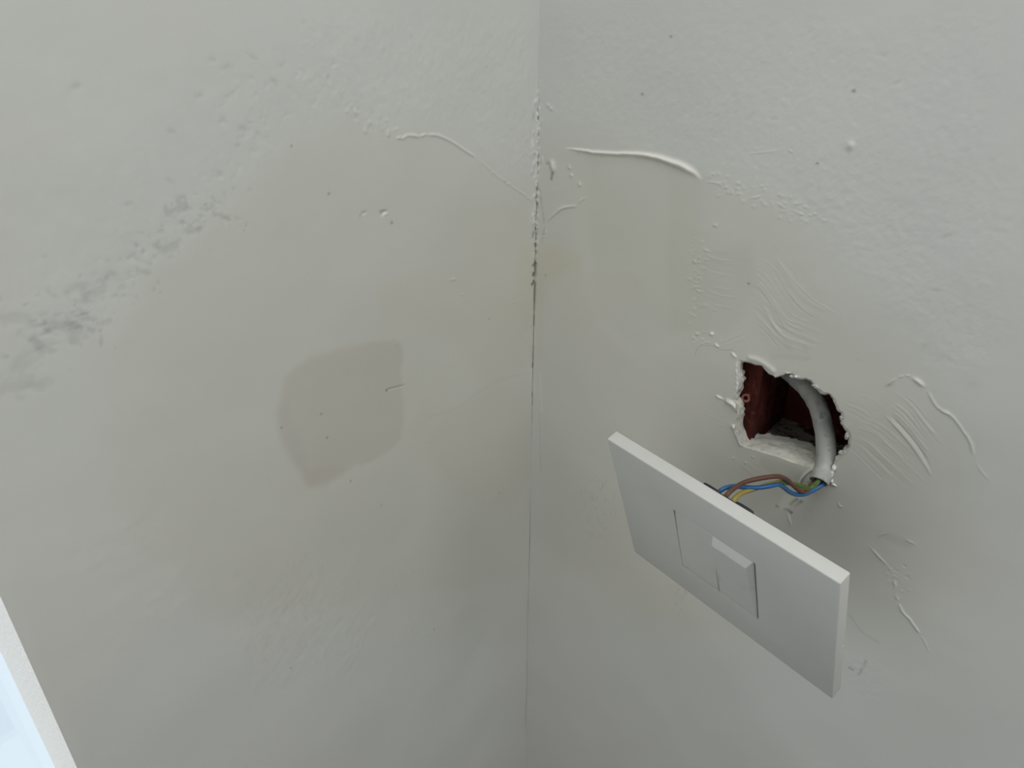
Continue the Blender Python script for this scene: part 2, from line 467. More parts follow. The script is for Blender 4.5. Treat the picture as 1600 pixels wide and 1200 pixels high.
FR.stain([(1458, 549), (1475, 556), (1496, 570)], (.86, .865, .865), .0010, .9, .4)
FR.blob((1520, 600), .004, .003, mult=(.95, .95, .955)); FR.blob((1445, 540), .001, .001, mult=(.9, .9, .9))
FR.blob((1397, 842), .0085, .0030, mult=(.93, .93, .925), p=6, wob=.15)
FR.ridge([(1368, 842), (1380, 834), (1392, 833)], .0006, .0003)
FR.ridge([(1412, 842), (1425, 848), (1432, 853)], .0006, .0003)
FR.ridge([(1355, 850), (1372, 868), (1392, 889)], .0005, .0005, col=(.70, .70, .68), colw=.8)
FR.ridge([(1392, 889), (1397, 905), (1400, 925), (1404, 942)], .0006, .0004, broken=.6, jag=.0004)
FR.ridge([(1404, 942), (1412, 957), (1424, 970), (1438, 991)], .0006, .0006, col=(.70, .70, .68), colw=.8, jag=.0002)
FR.ridge([(1438, 991), (1446, 1005), (1454, 1023)], .0006, .0003, broken=.4)
for k in range(26): FR.blob((1402 + random.uniform(-16, 20), 895 + random.uniform(-20, 40)), .0008, .0007, dh=random.uniform(-.0004, .0004))
FR.stain([(1325, 957), (1347, 988), (1376, 1006)], (.86, .86, .85), .0007, .8)
FR.stain([(1325, 1042), (1334, 1048)], (.62, .62, .6), .0007, .9)
FR.stain([(1354, 1031), (1346, 1047), (1340, 1056)], (.72, .72, .70), .0008, .8, .3)
FR.grain([(1330, 1020), (1385, 1030), (1375, 1100), (1320, 1090)], -.0003, 350, .003, 5)
# specks
for c, s in (((1003, 147), .8), ((1334, 142), .9), ((1170, 443), .6), ((1048, 57), .7), ((852, 430), .6), ((1278, 255), .5)):
    FR.blob(c, .0007 * s + .0002, .0005 * s + .0002, mult=(.45, .45, .43))
for c in ((1380, 88), (1400, 130), (1210, 187), (1175, 180), (1480, 370), (1465, 455)):
    FR.blob(c, .0018, .0009, mult=(.93, .93, .93), dh=-.0002, ang=random.uniform(-1, 1))
# scuffs low on the wall
for k in range(46):
    c = (938 + random.gauss(0, 12), 745 + random.random() * 95)
    FR.blob(c, .0005, random.uniform(.0008, .0020), mult=(.90, .90, .90), dh=-.00015, ang=random.uniform(-.4, .1))
for k in range(20):
    c = (1064 + random.gauss(0, 7), 900 + random.random() * 75)
    FR.blob(c, .0007, random.uniform(.0012, .003), mult=(.93, .93, .93), dh=-.0002, ang=-.3)
# lifted paint and cracks beside the corner
FR.ridge([(861, 246), (863, 258), (866, 272)], .0016, .0011, jag=.0003, col=(.66, .665, .65), colw=.7)
FR.stain([(861, 282), (863, 272), (865, 268)], (.50, .50, .48), .0009, .9)
FR.blob((855, 257), .0015, .0013, mult=(.78, .78, .77), dh=-.0006)
FR.ridge([(853, 347), (866, 335), (880, 325), (903, 322)], [.0006, .0007, .0008, .0006], [.0002, .0005, .0006, .0003])
FR.ridge([(902, 322), (908, 313), (917, 309)], .0006, .0004, broken=.3)
FR.ridge([(844, 385), (852, 360), (856, 345)], .0006, .0004, broken=.3)
FR.stain([(846, 375), (850, 355), (847, 325), (844, 300)], (.74, .74, .70), .0007, .7, .5)
FR.stain([(843, 580), (846, 620), (847, 645)], (1.08, 1.08, 1.06), .0007, .9)
FR.tint([(838, 385), (860, 382), (905, 405), (890, 425), (862, 440), (846, 470), (838, 480)], (.985, .965, .895), .006, .002)
FR.tint([(838, 470), (848, 470), (848, 560), (838, 565)], (.985, .97, .93), .004)
FR.tint([(900, 420), (1000, 440), (1010, 475), (950, 470)], (1.0, .985, .975), .008)

# ================= LEFT WALL
FL.tint([(836, 315), (800, 292), (755, 250), (710, 222), (665, 210), (620, 212), (560, 195), (480, 215), (420, 270), (345, 340), (300, 370), (230, 440), (175, 500), (160, 570), (165, 680), (175, 790), (230, 880), (340, 960), (480, 950), (640, 930), (836, 900)],
        (.982, .980, .958), .007, .005, 60)
FL.tint([(836, 330), (755, 270), (665, 230), (560, 215), (480, 235), (420, 290), (345, 360), (230, 460), (195, 600), (205, 780), (300, 900), (480, 980), (640, 1000), (836, 1000)], (.975, .970, .945), .026, .005, 60)
FL.ridge([(618, 214), (628, 216), (640, 211), (655, 213), (668, 209)], .0007, .0006, broken=.3, jag=.0002, col=(.70, .70, .68), colw=.8)
FL.ridge([(664, 210), (685, 212), (705, 221), (728, 236), (745, 247)], .0006, .00055, col=(.69, .69, .67), colw=.8)
FL.ridge([(745, 247), (768, 268), (790, 285), (815, 302), (836, 318)], .0007, .0003, broken=.3, jag=.0002)
for k in range(55):
    t = random.random(); c = (540 + t * 100 + random.uniform(-8, 8), 172 + t * 42 + random.gauss(0, 9))
    FL.blob(c, random.uniform(.0005, .0012), random.uniform(.0004, .0009), dh=random.uniform(-.0003, .0005))
for k in range(40):
    t = random.random(); c = (740 + t * 95 + random.gauss(0, 8), 245 + t * 75 + random.gauss(0, 10))
    FL.blob(c, random.uniform(.0005, .0012), random.uniform(.0004, .0009), dh=random.uniform(-.0002, .0003))
FL.grain([(330, 80), (520, 60), (560, 150), (470, 210), (420, 260), (350, 300), (300, 300), (340, 200)], -.00028, 330, .006, 3, sharp=True)
FL.grain([(460, 20), (830, 20), (834, 280), (760, 230), (660, 190), (560, 170), (480, 130)], .0003, 380, .008, 6)
FL.grain([(5, 150), (400, 100), (330, 330), (160, 480), (5, 640)], .00020, 200, .01, 9)
# rubbed, darker blotches along the edge of the filled area
for (cx, cy, rx, ry, a, n) in ((95, 512, .006, .0022, .5, 1), (118, 510, .005, .0014, .6, 1), (65, 540, .005, .0020, .8, 1), (140, 498, .004, .0012, .5, 1),
                               (248, 386, .004, .0022, .9, 1), (270, 330, .0035, .0016, -.3, 1), (300, 361, .005, .0014, .1, 1), (345, 338, .005, .0012, .5, 1), (225, 425, .0035, .0014, .7, 1),
                               (130, 448, .006, .0022, .1, .6), (155, 455, .006, .002, -.2, .6), (20, 498, .004, .0022, .4, .6), (30, 570, .006, .0030, -.4, .6), (25, 605, .007, .0025, .3, .6), (70, 600, .005, .002, .2, .5), (175, 435, .004, .0015, .4, .6)):
    FL.blob((cx, cy), rx, ry, mult=(1 - .13 * n,) * 3, dh=-.00012, ang=a, wob=1.1, p=4)
for (cx, cy) in ((330, 93), (355, 104), (395, 90), (440, 103), (312, 150), (345, 190), (378, 200), (428, 128), (372, 228), (345, 270), (267, 205), (120, 135), (475, 35), (200, 320), (265, 283)):
    FL.blob((cx, cy), .0016, .0009, mult=(.90, .90, .90), dh=-.0002, ang=random.uniform(-.6, .6), wob=.7)
for k in range(70):                 # fine pitting along the border, running down to the left
    t = random.random(); c = (60 + t * 330 + random.gauss(0, 16), 540 - t * 260 + random.gauss(0, 18))
    FL.blob(c, random.uniform(.0006, .0018), random.uniform(.0004, .0010), mult=(.93, .93, .93), dh=-.0002, ang=random.uniform(-.2, .9), wob=.7)
# the dark round stain
P_st = [(612, 533), (625, 538), (628, 548), (627, 600), (632, 640), (630, 665), (626, 683), (610, 698), (592, 710), (575, 720), (555, 727), (540, 736), (508, 756), (482, 760), (473, 750), (468, 735), (458, 727), (446, 703), (436, 678), (431, 645), (437, 620), (445, 590), (458, 575), (485, 558), (525, 545), (560, 539)]
FL.tint(P_st, (.93, .905, .895), .0030, .0010, 160)
P_ed = [(431, 648), (437, 678), (450, 707), (462, 728), (480, 735), (478, 700), (455, 660), (450, 620)]
FL.tint(P_ed, (.955, .965, .975), .003, .001)
FL.tint([(470, 735), (520, 725), (545, 733), (508, 757), (482, 761)], (.975, .955, .945), .003)
FL.stain([(560, 725), (590, 712), (615, 695), (627, 680)], (.955, .955, .955), .0016, .9)
FL.stain([(570, 538), (600, 536), (612, 533)], (.95, .955, .95), .0009, .9)
FL.stain([(616, 540), (626, 545), (627, 570)], (.96, .955, .95), .002, .9)
FL.ridge([(604, 609), (616, 606), (631, 602)], .0005, -.0003, taper=False)
FL.stain([(603, 608.5), (616, 605), (632, 601.5)], (.74, .73, .71), .0005, .8)
for c, s in (((604, 610), 1.0), ((501, 646), .8), ((510, 683), .8), ((547, 751), .7), ((439, 668), .8), ((515, 303), .9), ((613, 348), 1.1), ((765, 498), .6), ((780, 770), .7), ((596, 790), .5), ((830, 510), .5), ((456, 228), .5), ((679, 984), .7), ((455, 1044), .6)):
    FL.blob(c, .0006 * s + .0002, .0006 * s + .0001, mult=(.50, .49, .46))
FL.blob((600, 333), .0019, .0011, dh=-.0012, wob=.3); FL.stain([(593, 331), (600, 329), (606, 331)], (.72, .72, .7), .0006, .8); FL.ridge([(598, 335), (608, 333)], .0006, .0006, col=(.76, .76, .74))
FL.ridge([(563, 336), (570, 333), (576, 332)], .0006, -.0005); FL.blob((564, 337), .0006, .0005, mult=(.7, .7, .68))
for p in ([(700, 440), (707, 437), (716, 438)], [(722, 437), (728, 437)], [(762, 458), (766, 462), (764, 468)], [(718, 460), (726, 462)], [(768, 472), (775, 480)], [(800, 470), (806, 475)], [(822, 470), (826, 478)], [(575, 155), (580, 170)], ):
    FL.ridge(p, .0006, .00035, broken=.3)
FL.stain([(830, 584), (805, 588), (780, 595), (760, 605), (735, 622), (705, 642), (660, 655)], (.965, .96, .955), .0013, .9)
FL.tint([(832, 590), (770, 604), (705, 645), (660, 700), (720, 780), (800, 800), (836, 720)], (.985, .972, .962), .006, .003)
FL.tint([(640, 430), (720, 425), (800, 455), (830, 500), (828, 570), (760, 600), (700, 520), (600, 500), (590, 450)], (1.0, .975, .962), .008, .003)
FL.tint([(815, 385), (836, 380), (836, 490), (822, 510), (805, 460)], (.99, .975, .93), .006, .002)
FL.tint([(828, 490), (836, 490), (836, 570), (828, 570)], (.985, .97, .93), .004)
for k in range(80):
    c = (370 + random.random() * 330, 870 + random.random() * 170)
    FL.blob(c, random.uniform(.0005, .0012), random.uniform(.0008, .0022), mult=(.965, .965, .965), dh=-.00012, ang=random.uniform(-.5, .5))
FL.grain([(60, 850), (240, 800), (330, 870), (280, 1000), (150, 1050)], .0003, 150, .012, 12)
FL.grain([(340, 930), (480, 900), (600, 930), (560, 1060), (380, 1080)], -.0003, 220, .01, 15)

# ---- the corner joint: ragged bead of filler, open dirty crack in the middle
for Fd, sd in ((FR, 0.0), (FL, 31.0)):
    z = Fd.Z; u = Fd.U
    zt, zb = on_right(838, 180)[2], on_right(838, 620)[2]
    zone = sstep(zb - .06, zb, z) * sstep(zt + .03, zt - .01, z)
    bead = np.exp(-(u / .0018) ** 2)
    n = fbm(u * 300 + sd, z * 420 + sd, 3)
    upper = sstep(on_right(838, 460)[2], on_right(838, 340)[2], z)
    Fd.H += zone * bead * (.0007 * n + .0002) * (.35 + 1.3 * upper)
    zc = on_right(838, 400)[2]
    crack = np.exp(-(u / (.00055 + .0006 * np.exp(-((z - zc) / .04) ** 2))) ** 2)
    brk = np.clip(.55 + 1.1 * vnoise(z * 260, z * 0 + 3.3), .12, 1)
    dirt = zone * crack * brk
    Fd.C *= 1 - dirt[..., None] * np.array((.52, .54, .62)) * (.55 + .45 * np.exp(-((z - zc) / .05) ** 2))[..., None]
for (y0, y1, st) in ((425, 432, .95), (437, 446, .95), (412, 417, .7), (566, 574, .8), (360, 372, .5)):
    FL.stain([(834, y0), (833, (y0 + y1) / 2), (833 if y0 != 437 else 830, y1)], (.22, .20, .13), .0010, st)
for k in range(24):
    yy = random.uniform(205, 350)
    FL.blob((832 + random.uniform(-3, 2), yy), .0010, .0013, dh=random.uniform(-.0004, .0011), mult=(1.03, 1.03, 1.03))
for k in range(18):
    yy = random.uniform(155, 400)
    FR.blob((842 + random.uniform(-1, 6), yy), .0008, .0016, dh=random.uniform(-.0005, .0008))
FL.blob((833, 182), .001, .002, mult=(.8, .8, .8)); FL.blob((836, 160), .0012, .0015, dh=.0009)
FL.stain([(833, 600), (834, 650), (836, 700), (838, 760)], (.90, .90, .91), .0012, .8, .4)
FR.stain([(842, 640), (844, 690), (845, 740)], (.90, .90, .91), .0008, .8, .3)

# ------------------------------------------------------------------ the hole's outline
# (photo x, photo y, how deep the plaster edge runs before the brick, mm)
HOLE = [(1154.5, 562, 5), (1160, 563, 5), (1166, 562.5, 6), (1173, 565, 9), (1180, 568, 10), (1190, 571, 10), (1196, 576, 9), (1200, 580, 9), (1206, 586, 8), (1211, 590.5, 8), (1215, 587, 8),
        (1220, 585, 8), (1226, 583, 9), (1232, 583.5, 10), (1238, 584, 10), (1244, 589, 10), (1252, 592, 10), (1260, 592.5, 10), (1268, 595, 10), (1272, 602, 9), (1277, 608, 9), (1282, 611, 9), (1287, 614, 9), (1292, 616, 9), (1298, 618, 9),
        (1304, 624, 8), (1307, 634, 8), (1309, 641, 8), (1316, 646, 8), (1318, 655, 8), (1315, 662, 8), (1321, 669, 9), (1326, 675, 9), (1329, 684, 9), (1327, 695, 9), (1321, 706, 9), (1313, 711, 10), (1308, 718, 10),
        (1303, 728, 10), (1300, 742, 10), (1294, 752, 10), (1284, 752, 12), (1275, 744, 14), (1270, 731, 20), (1255, 727.5, 23), (1236, 722, 24), (1222, 716.5, 24), (1208, 712, 24), (1196, 708.5, 23), (1184, 705, 22), (1172, 701.5, 20),
        (1163, 699, 18), (1158, 693, 17), (1153, 683, 16), (1149, 672, 15), (1149.5, 661, 14), (1152, 650, 10), (1153, 642, 7), (1150, 631, 5), (1146, 624, 5), (1150, 615, 5), (1152.5, 607, 5), (1155, 597, 5), (1153, 586, 5), (1153, 576, 5)]
HP = R2([(a, b) for a, b, c in HOLE]); HD = np.array([c for a, b, c in HOLE]) * .001
# resample to 0.5 mm and roughen
def resample(P, D, step):
    out = []; od = []
    n = len(P)
    for k in range(n):
        a, b = P[k], P[(k+1) % n]; L = np.hypot(*(b - a)); m = max(1, int(round(L / step)))
        for i in range(m):
            t = i / m; out.append(a + (b - a) * t); od.append(D[k] * (1 - t) + D[(k+1) % n] * t)
    return np.array(out), np.array(od)
HP, HD = resample(HP, HD, .0006)
nn = len(HP)
tt = np.roll(HP, -1, 0) - np.roll(HP, 1, 0); tt /= np.linalg.norm(tt, axis=1)[:, None]
area = .5 * np.sum(HP[:, 0] * np.roll(HP[:, 1], -1) - np.roll(HP[:, 0], -1) * HP[:, 1])
inw = np.c_[-tt[:, 1], tt[:, 0]] * (1 if area > 0 else -1)
ki = np.arange(nn)
smooth_zone = ((HD > .0125)).astype(float)           # the straight trowelled lower lip is smoother
jit = (vnoise(ki * .55, ki * 0 + 1.7) * .00022 + vnoise(ki * .17, ki * 0 + 4.2) * .0005) * (1 - .6 * smooth_zone)
HP = HP + inw * jit[:, None]

# ------------------------------------------------------------------ wall meshes
def wall_mesh(Fd, to3d, name, mats, keepcell=None, hole=None, extra=None):
    ni, nj = Fd.U.shape
    U = Fd.U.copy(); Z = Fd.Z.copy(); H = Fd.H
    idx = np.arange(ni * nj).reshape(ni, nj)
    keep = np.ones((ni - 1, nj - 1), bool)
    if keepcell is not None: keep &= keepcell
    if hole is not None:
        i0, i1 = np.searchsorted(Fd.us, [hole[:, 0].min() - .003, hole[:, 0].max() + .003])
        j0, j1 = np.searchsorted(Fd.zs, [hole[:, 1].min() - .003, hole[:, 1].max() + .003])
        u = U[i0:i1, j0:j1]; z = Z[i0:i1, j0:j1]
        ins = np.zeros(u.shape, bool); best = np.full(u.shape, 1e9); bu = u.copy(); bz = z.copy()
        n = len(hole)
        for k in range(n):
            a = hole[k]; b = hole[(k+1) % n]; d = b - a; l2 = d @ d + 1e-18
            t = np.clip(((u - a[0]) * d[0] + (z - a[1]) * d[1]) / l2, 0, 1)
            pu = a[0] + t * d[0]; pz = a[1] + t * d[1]
            ds = np.hypot(u - pu, z - pz); w = ds < best
            best = np.where(w, ds, best); bu = np.where(w, pu, bu); bz = np.where(w, pz, bz)
            c = (a[1] > z) != (b[1] > z)
            xi = a[0] + (z - a[1]) / (b[1] - a[1] + 1e-18) * (b[0] - a[0])
            ins ^= c & (u < xi)
        allin = ins[:-1, :-1] & ins[1:, :-1] & ins[:-1, 1:] & ins[1:, 1:]
        keep[i0:i1-1, j0:j1-1] &= ~allin
        U[i0:i1, j0:j1] = np.where(ins, bu, u); Z[i0:i1, j0:j1] = np.where(ins, bz, z)
    co = to3d(U, Z, H).reshape(-1, 3)
    a = idx[:-1, :-1][keep]; b = idx[1:, :-1][keep]; c = idx[1:, 1:][keep]; d = idx[:-1, 1:][keep]
    q = np.stack([a, b, c, d], 1)
    p = to3d(np.array([0., 1, 0]), np.array([0., 0, 1]), np.zeros(3))
    nvec = np.cross(p[1] - p[0], p[2] - p[0])
    room = np.array([1.0, -1.0, 0])
    if nvec @ room < 0: q = q[:, ::-1]
    col = Fd.C.reshape(-1, 3)
    xv, xf = ([], []) if extra is None else extra
    base = len(co)
    V = np.vstack([co, np.array(xv, float).reshape(-1, 3)]) if len(xv) else co
    if len(xf): q = np.vstack([q, np.array(xf) + base])
    col = np.vstack([col, np.ones((len(xv), 3)) * .6]) if len(xv) else col
    me = bpy.data.meshes.new(name)
    me.vertices.add(len(V)); me.vertices.foreach_set('co', V.astype(np.float32).ravel())
    me.loops.add(q.size); me.loops.foreach_set('vertex_index', q.astype(np.int32).ravel())
    me.polygons.add(len(q))
    me.polygons.foreach_set('loop_start', np.arange(0, q.size, 4, dtype=np.int32))
    me.polygons.foreach_set('loop_total', np.full(len(q), 4, np.int32))
    me.update(calc_edges=True)
    sm = np.ones(len(q), bool); mi = np.zeros(len(q), np.int32)
    if len(xf): sm[-len(xf):] = False; mi[-len(xf):] = 1
    me.polygons.foreach_set('use_smooth', sm)
    at = me.color_attributes.new('paint', 'FLOAT_COLOR', 'POINT')
    at.data.foreach_set('color', np.c_[np.clip(col, 0, 1), np.ones(len(col))].astype(np.float32).ravel())
    o = link(name, me, mats)
    me.polygons.foreach_set('material_index', mi)
    me.validate()
    return o

to_r = lambda U, Z, H: np.stack([U, -H, Z], -1)
to_l = lambda U, Z, H: np.stack([H, -U, Z], -1)
# free edges of both walls stay flat, so that nothing gapes
FR.H *= sstep(-.0003, .0002, FR.U); FL.H *= sstep(-.0003, .0002, FL.U) * sstep(UE + .0001, UE - .004, FL.U)
wall_right = wall_mesh(FR, to_r, 'wall_right', [M_wall], hole=HP)
wall_right['kind'] = 'structure'

ci = (us_l[:-1] + us_l[1:]) / 2; cj = (zs_l[:-1] + zs_l[1:]) / 2
kc = ~((ci[:, None] > UE) & (ci[:, None] < UE2) & (cj[None] > WZ0) & (cj[None] < WZ1))
DX = -.26                                             # outer face of the wall
xv = []; xf = []
def quad(a, b, c, d):
    k = len(xv); xv.extend([a, b, c, d]); xf.append((k, k+1, k+2, k+3))
XI = -.098; RB = .08                                   # inner reveal ends at XI; outside, the opening is RB wider all round
ya_, yb_ = -UE2, -UE
def tunnel(y0, y1, z0, z1, xa, xb):
    quad((xa, y1, z0), (xa, y1, z1), (xb, y1, z1), (xb, y1, z0))
    quad((xa, y0, z0), (xb, y0, z0), (xb, y0, z1), (xa, y0, z1))
    quad((xa, y1, z0), (xb, y1, z0), (xb, y0, z0), (xa, y0, z0))
    quad((xa, y1, z1), (xa, y0, z1), (xb, y0, z1), (xb, y1, z1))
def face_round(x, iy0, iy1, iz0, iz1, oy0, oy1, oz0, oz1):
    quad((x, oy0, oz0), (x, iy0, oz0), (x, iy0, oz1), (x, oy0, oz1))
    quad((x, iy1, oz0), (x, oy1, oz0), (x, oy1, oz1), (x, iy1, oz1))
    quad((x, iy0, oz0), (x, iy1, oz0), (x, iy1, iz0), (x, iy0, iz0))
    quad((x, iy0, iz1), (x, iy1, iz1), (x, iy1, oz1), (x, iy0, oz1))
tunnel(ya_, yb_, WZ0, WZ1, 0, XI)
face_round(XI, ya_, yb_, WZ0, WZ1, ya_ - RB, yb_ + RB, WZ0 - RB, WZ1 + RB)
tunnel(ya_ - RB, yb_ + RB, WZ0 - RB, WZ1 + RB, XI, DX)
face_round(DX, ya_ - RB, yb_ + RB, WZ0 - RB, WZ1 + RB, -2.6, .3, 0, WALLH)
quad((0, 0, WALLH), (0, -2.6, WALLH), (DX, -2.6, WALLH), (DX, 0.3, WALLH))
quad((0, -2.6, 0), (DX, -2.6, 0), (DX, -2.6, WALLH), (0, -2.6, WALLH))
wall_left = wall_mesh(FL, to_l, 'wall_left', [M_wall, M_reveal], keepcell=kc, extra=(xv, xf))
wall_left['kind'] = 'structure'

# body of the right wall behind its plaster face (back, top and end)
V = [(0, .001, WALLH), (3.2, .001, WALLH), (3.2, .3, WALLH), (-.26, .3, WALLH), (3.2, 0, 0), (3.2, .3, 0), (3.2, .3, WALLH), (3.2, 0, WALLH),
     (-.26, .3, 0), (3.2, .3, 0), (3.2, .3, WALLH), (-.26, .3, WALLH)]
pymesh('wall_core', V, [(0, 1, 2, 3), (4, 5, 6, 7), (8, 11, 10, 9)], M_back, wall_right)

fl = pymesh('floor', [(-.26, .3, 0), (-.26, -3, 0), (3.2, -3, 0), (3.2, .3, 0)], [(0, 1, 2, 3)], M_floor)
fl['kind'] = 'structure'
ce = pymesh('ceiling', [(-.26, .3, WALLH), (3.2, .3, WALLH), (3.2, -2.6, WALLH), (-.26, -2.6, WALLH)], [(0, 1, 2, 3)], M_far)
ce['kind'] = 'structure'
wf = pymesh('wall_front', [(-.26, -2.6, 0), (3.2, -2.6, 0), (3.2, -2.6, WALLH), (-.26, -2.6, WALLH)], [(0, 1, 2, 3)], M_far)
wf['kind'] = 'structure'
we = pymesh('wall_end', [(3.2, -2.6, 0), (3.2, .3, 0), (3.2, .3, WALLH), (3.2, -2.6, WALLH)], [(0, 1, 2, 3)], M_far)
we['kind'] = 'structure'

# ------------------------------------------------------------------ plaster thickness round the hole
rings = 16
V = []; Fc = []
for r in range(rings + 1):
    t = r / rings
    for k in range(nn):
        if r == 0: off, y = -.0006, .00005
        else:
            y = HD[k] * (t ** 1.15)
            rough = .0012 * (1 - .35 * smooth_zone[k])
            off = (.0004 + rough * (float(fbm(np.array(k * .16 + 9), np.array(r * .55), 3)) + .25) * min(1, r / 2.0))
            chip = max(0.0, float(vnoise(np.array(k * .12 + 50), np.array(1.0)))) * (1 - smooth_zone[k])
            off += chip * .0012 * min(1, r / 3.0)
            if r == rings: y += .0012 * float(vnoise(np.array(k * .3), np.array(8.0)))
        p = HP[k] + inw[k] * off
        V.append((p[0], y, p[1]))
for r in range(rings):
    for k in range(nn):
        Fc.append((r*nn + k, r*nn + (k+1) % nn, (r+1)*nn + (k+1) % nn, (r+1)*nn + k))
o = pymesh('plaster_edge', V, Fc, M_rim, wall_right, smooth=True)
o['label'] = 'broken cream plaster edge inside the hole'
bm = bmesh.new(); bm.from_mesh(o.data); bmesh.ops.recalc_face_normals(bm, faces=bm.faces); bm.to_mesh(o.data); bm.free()

# ------------------------------------------------------------------ hollow clay brick behind the plaster
XL, XR, ZB, ZT, YB = .1546, .240, 1.2178, 1.325, .0545
def bumpy_quad(a, b, c, d, n, amp, seed):
    """rough rectangular patch, returns verts/faces"""
    a, b, c, d = map(np.array, (a, b, c, d)); nv = np.cross(b - a, d - a); nv = nv / np.linalg.norm(nv)
    V = []; Fc = []
    for i in range(n + 1):
        for j in range(n + 1):
            s, t = i / n, j / n
            p = (a * (1-s) + b * s) * (1-t) + (d * (1-s) + c * s) * t
            e = min(1, 6 * min(s, 1-s, t, 1-t))
            V.append(p + nv * amp * e * float(fbm(np.array(s * 9 + seed), np.array(t * 9 + seed), 3)))
    for i in range(n):
        for j in range(n):
            k = i * (n + 1) + j; Fc.append((k, k + n + 1, k + n + 2, k + 1))
    return V, Fc
V = []; Fc = []; mi = []
def addq(q, m):
    k = len(V); V.extend(q[0]); Fc.extend([tuple(i + k for i in f) for f in q[1]]); mi.extend([m] * len(q[1]))
YF = .0075
addq(bumpy_quad((XL, YF, ZB), (XL, YB, ZB), (XL, YB, ZT), (XL, YF, ZT), 40, .0022, 1), 0)      # left web
addq(bumpy_quad((XL, YB, ZB), (XR, YB, ZB), (XR, YB, ZT), (XL, YB, ZT), 24, .0008, 4), 0)      # back
addq(bumpy_quad((XL, .018, ZB), (XR, .018, ZB), (XR, YB, ZB), (XL, YB, ZB), 40, .0010, 7), 1)  # ledge with mortar
addq(bumpy_quad((XR, YF, ZB), (XR, YF, ZT), (XR, YB, ZT), (XR, YB, ZB), 10, .0008, 2), 0)
addq(bumpy_quad((XL, YF, ZT), (XR, YF, ZT), (XR, YB, ZT), (XL, YB, ZT), 10, .0008, 5), 0)
addq(bumpy_quad((.135, YF, 1.20), (XL, YF, 1.20), (XL, YF, 1.335), (.135, YF, 1.335), 30, .0016, 3), 0)   # face left of the cavity
addq(bumpy_quad((XL, .018, 1.20), (XR, .018, 1.20), (XR, .018, ZB), (XL, .018, ZB), 10, .0005, 3), 0)
addq(bumpy_quad((XL, YF, ZT), (.25, YF, ZT), (.25, YF, 1.345), (XL, YF, 1.345), 6, .0005, 3), 0)
addq(bumpy_quad((XR, YF, 1.20), (.25, YF, 1.20), (.25, YF, ZT), (XR, YF, ZT), 6, .0005, 3), 0)
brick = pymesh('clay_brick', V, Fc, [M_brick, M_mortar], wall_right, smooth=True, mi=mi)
brick['label'] = 'dark red hollow clay brick seen through the hole'
# small round post in the brick's left side
pc = on_right(1165, 622, .0060)
ax = np.array([.30, -.80, .42]); ax /= np.linalg.norm(ax)
path = [pc - ax * .012, pc - ax * .004, pc + ax * .0010, pc + ax * .0013, pc + ax * .0010, pc - ax * .001, pc - ax * .006]
Vb, Fb, _ = tube_mesh(np.array([pc - ax * (.012 - i * .0005) for i in range(5)] ), .002, 20)
V = []; Fc = []
e1 = np.cross(ax, [0, 0, 1.0]); e1 /= np.linalg.norm(e1); e2 = np.cross(ax, e1)
prof = [(-.014, .0030), (-.003, .0027), (.0004, .0025), (.0011, .0021), (.0008, .0014), (0, .0011), (-.006, .0010)]
sg = 24
for (h_, r_) in prof:
    for k in range(sg):
        a = 2 * math.pi * k / sg; rr = r_ * (1 + .07 * math.sin(3 * a + 1) + .05 * math.sin(5 * a))
        V.append(pc + ax * h_ + (e1 * math.cos(a) + e2 * math.sin(a)) * rr)
for i in range(len(prof) - 1):
    for k in range(sg): Fc.append((i*sg + k, i*sg + (k+1) % sg, (i+1)*sg + (k+1) % sg, (i+1)*sg + k))
Fc.append(tuple((len(prof) - 1) * sg + k for k in range(sg)))
post = pymesh('screw_post', V, Fc, M_boss, wall_right, smooth=True)
post['label'] = 'pinkish round screw post in the brick'

# ------------------------------------------------------------------ crumbs of plaster
def crumb(name, c, r, seed, parent):
    bm = bmesh.new(); bmesh.ops.create_icosphere(bm, subdivisions=3, radius=1)
    for v in bm.verts:
        n = float(fbm(np.array(v.co.x * 1.3 + seed), np.array(v.co.y * 1.3 + v.co.z * 1.7 + seed), 3))
        v.co *= 1 + .55 * n
        v.co = Vector((v.co.x * r[0], v.co.y * r[1], v.co.z * r[2])) + Vector(c)
    me = bpy.data.meshes.new(name); bm.to_mesh(me); bm.free()
    return link(name, me, M_crumb, parent, True)
for i, (x, y, d, r) in enumerate([(1303, 731, -.0006, (.0013, .0011, .0016)), (1299, 741, -.0011, (.0013, .0012, .0024)), (1299, 752, -.0008, (.0010, .0009, .0014)), (1302, 757, -.0004, (.0014, .0007, .0007))]):
    crumb('plaster_flake', on_right(x, y, d), r, i * 7.3, wall_right)
for i, (x, y, d, r) in enumerate([(1317, 653, .0012, (.0015, .001, .0020)), (1324, 681, .0012, (.0014, .001, .0026)), (1316, 708, .0012, (.0022, .001, .0014)), (1276, 604, .0010, (.0022, .0012, .0014)), (1238, 588, .001, (.0016, .001, .0010))]):
    o = crumb('plaster_flake', on_right(x, y, d), r, 40 + i * 5.1, wall_right); o.data.materials[0] = M_rim

# ------------------------------------------------------------------ conduit
cp = [on_right(1214, 566, .036), on_right(1241, 588, .031), on_right(1264, 611, .0265), on_right(1279, 637, .021), on_right(1287, 667, .0150), on_right(1291, 700, .0085), on_right(1289, 730, .0018), on_right(1279.5, 752, -.0052)]
cpath = catmull(cp, 10)
tip = cpath[-1]; tdir = cpath[-1] - cpath[-3]; tdir /= np.linalg.norm(tdir)
CR = .0050
V, Fc, _ = tube_mesh(cpath, CR, 28, cap=False, wob=.04)
n0 = len(V); ns = 28
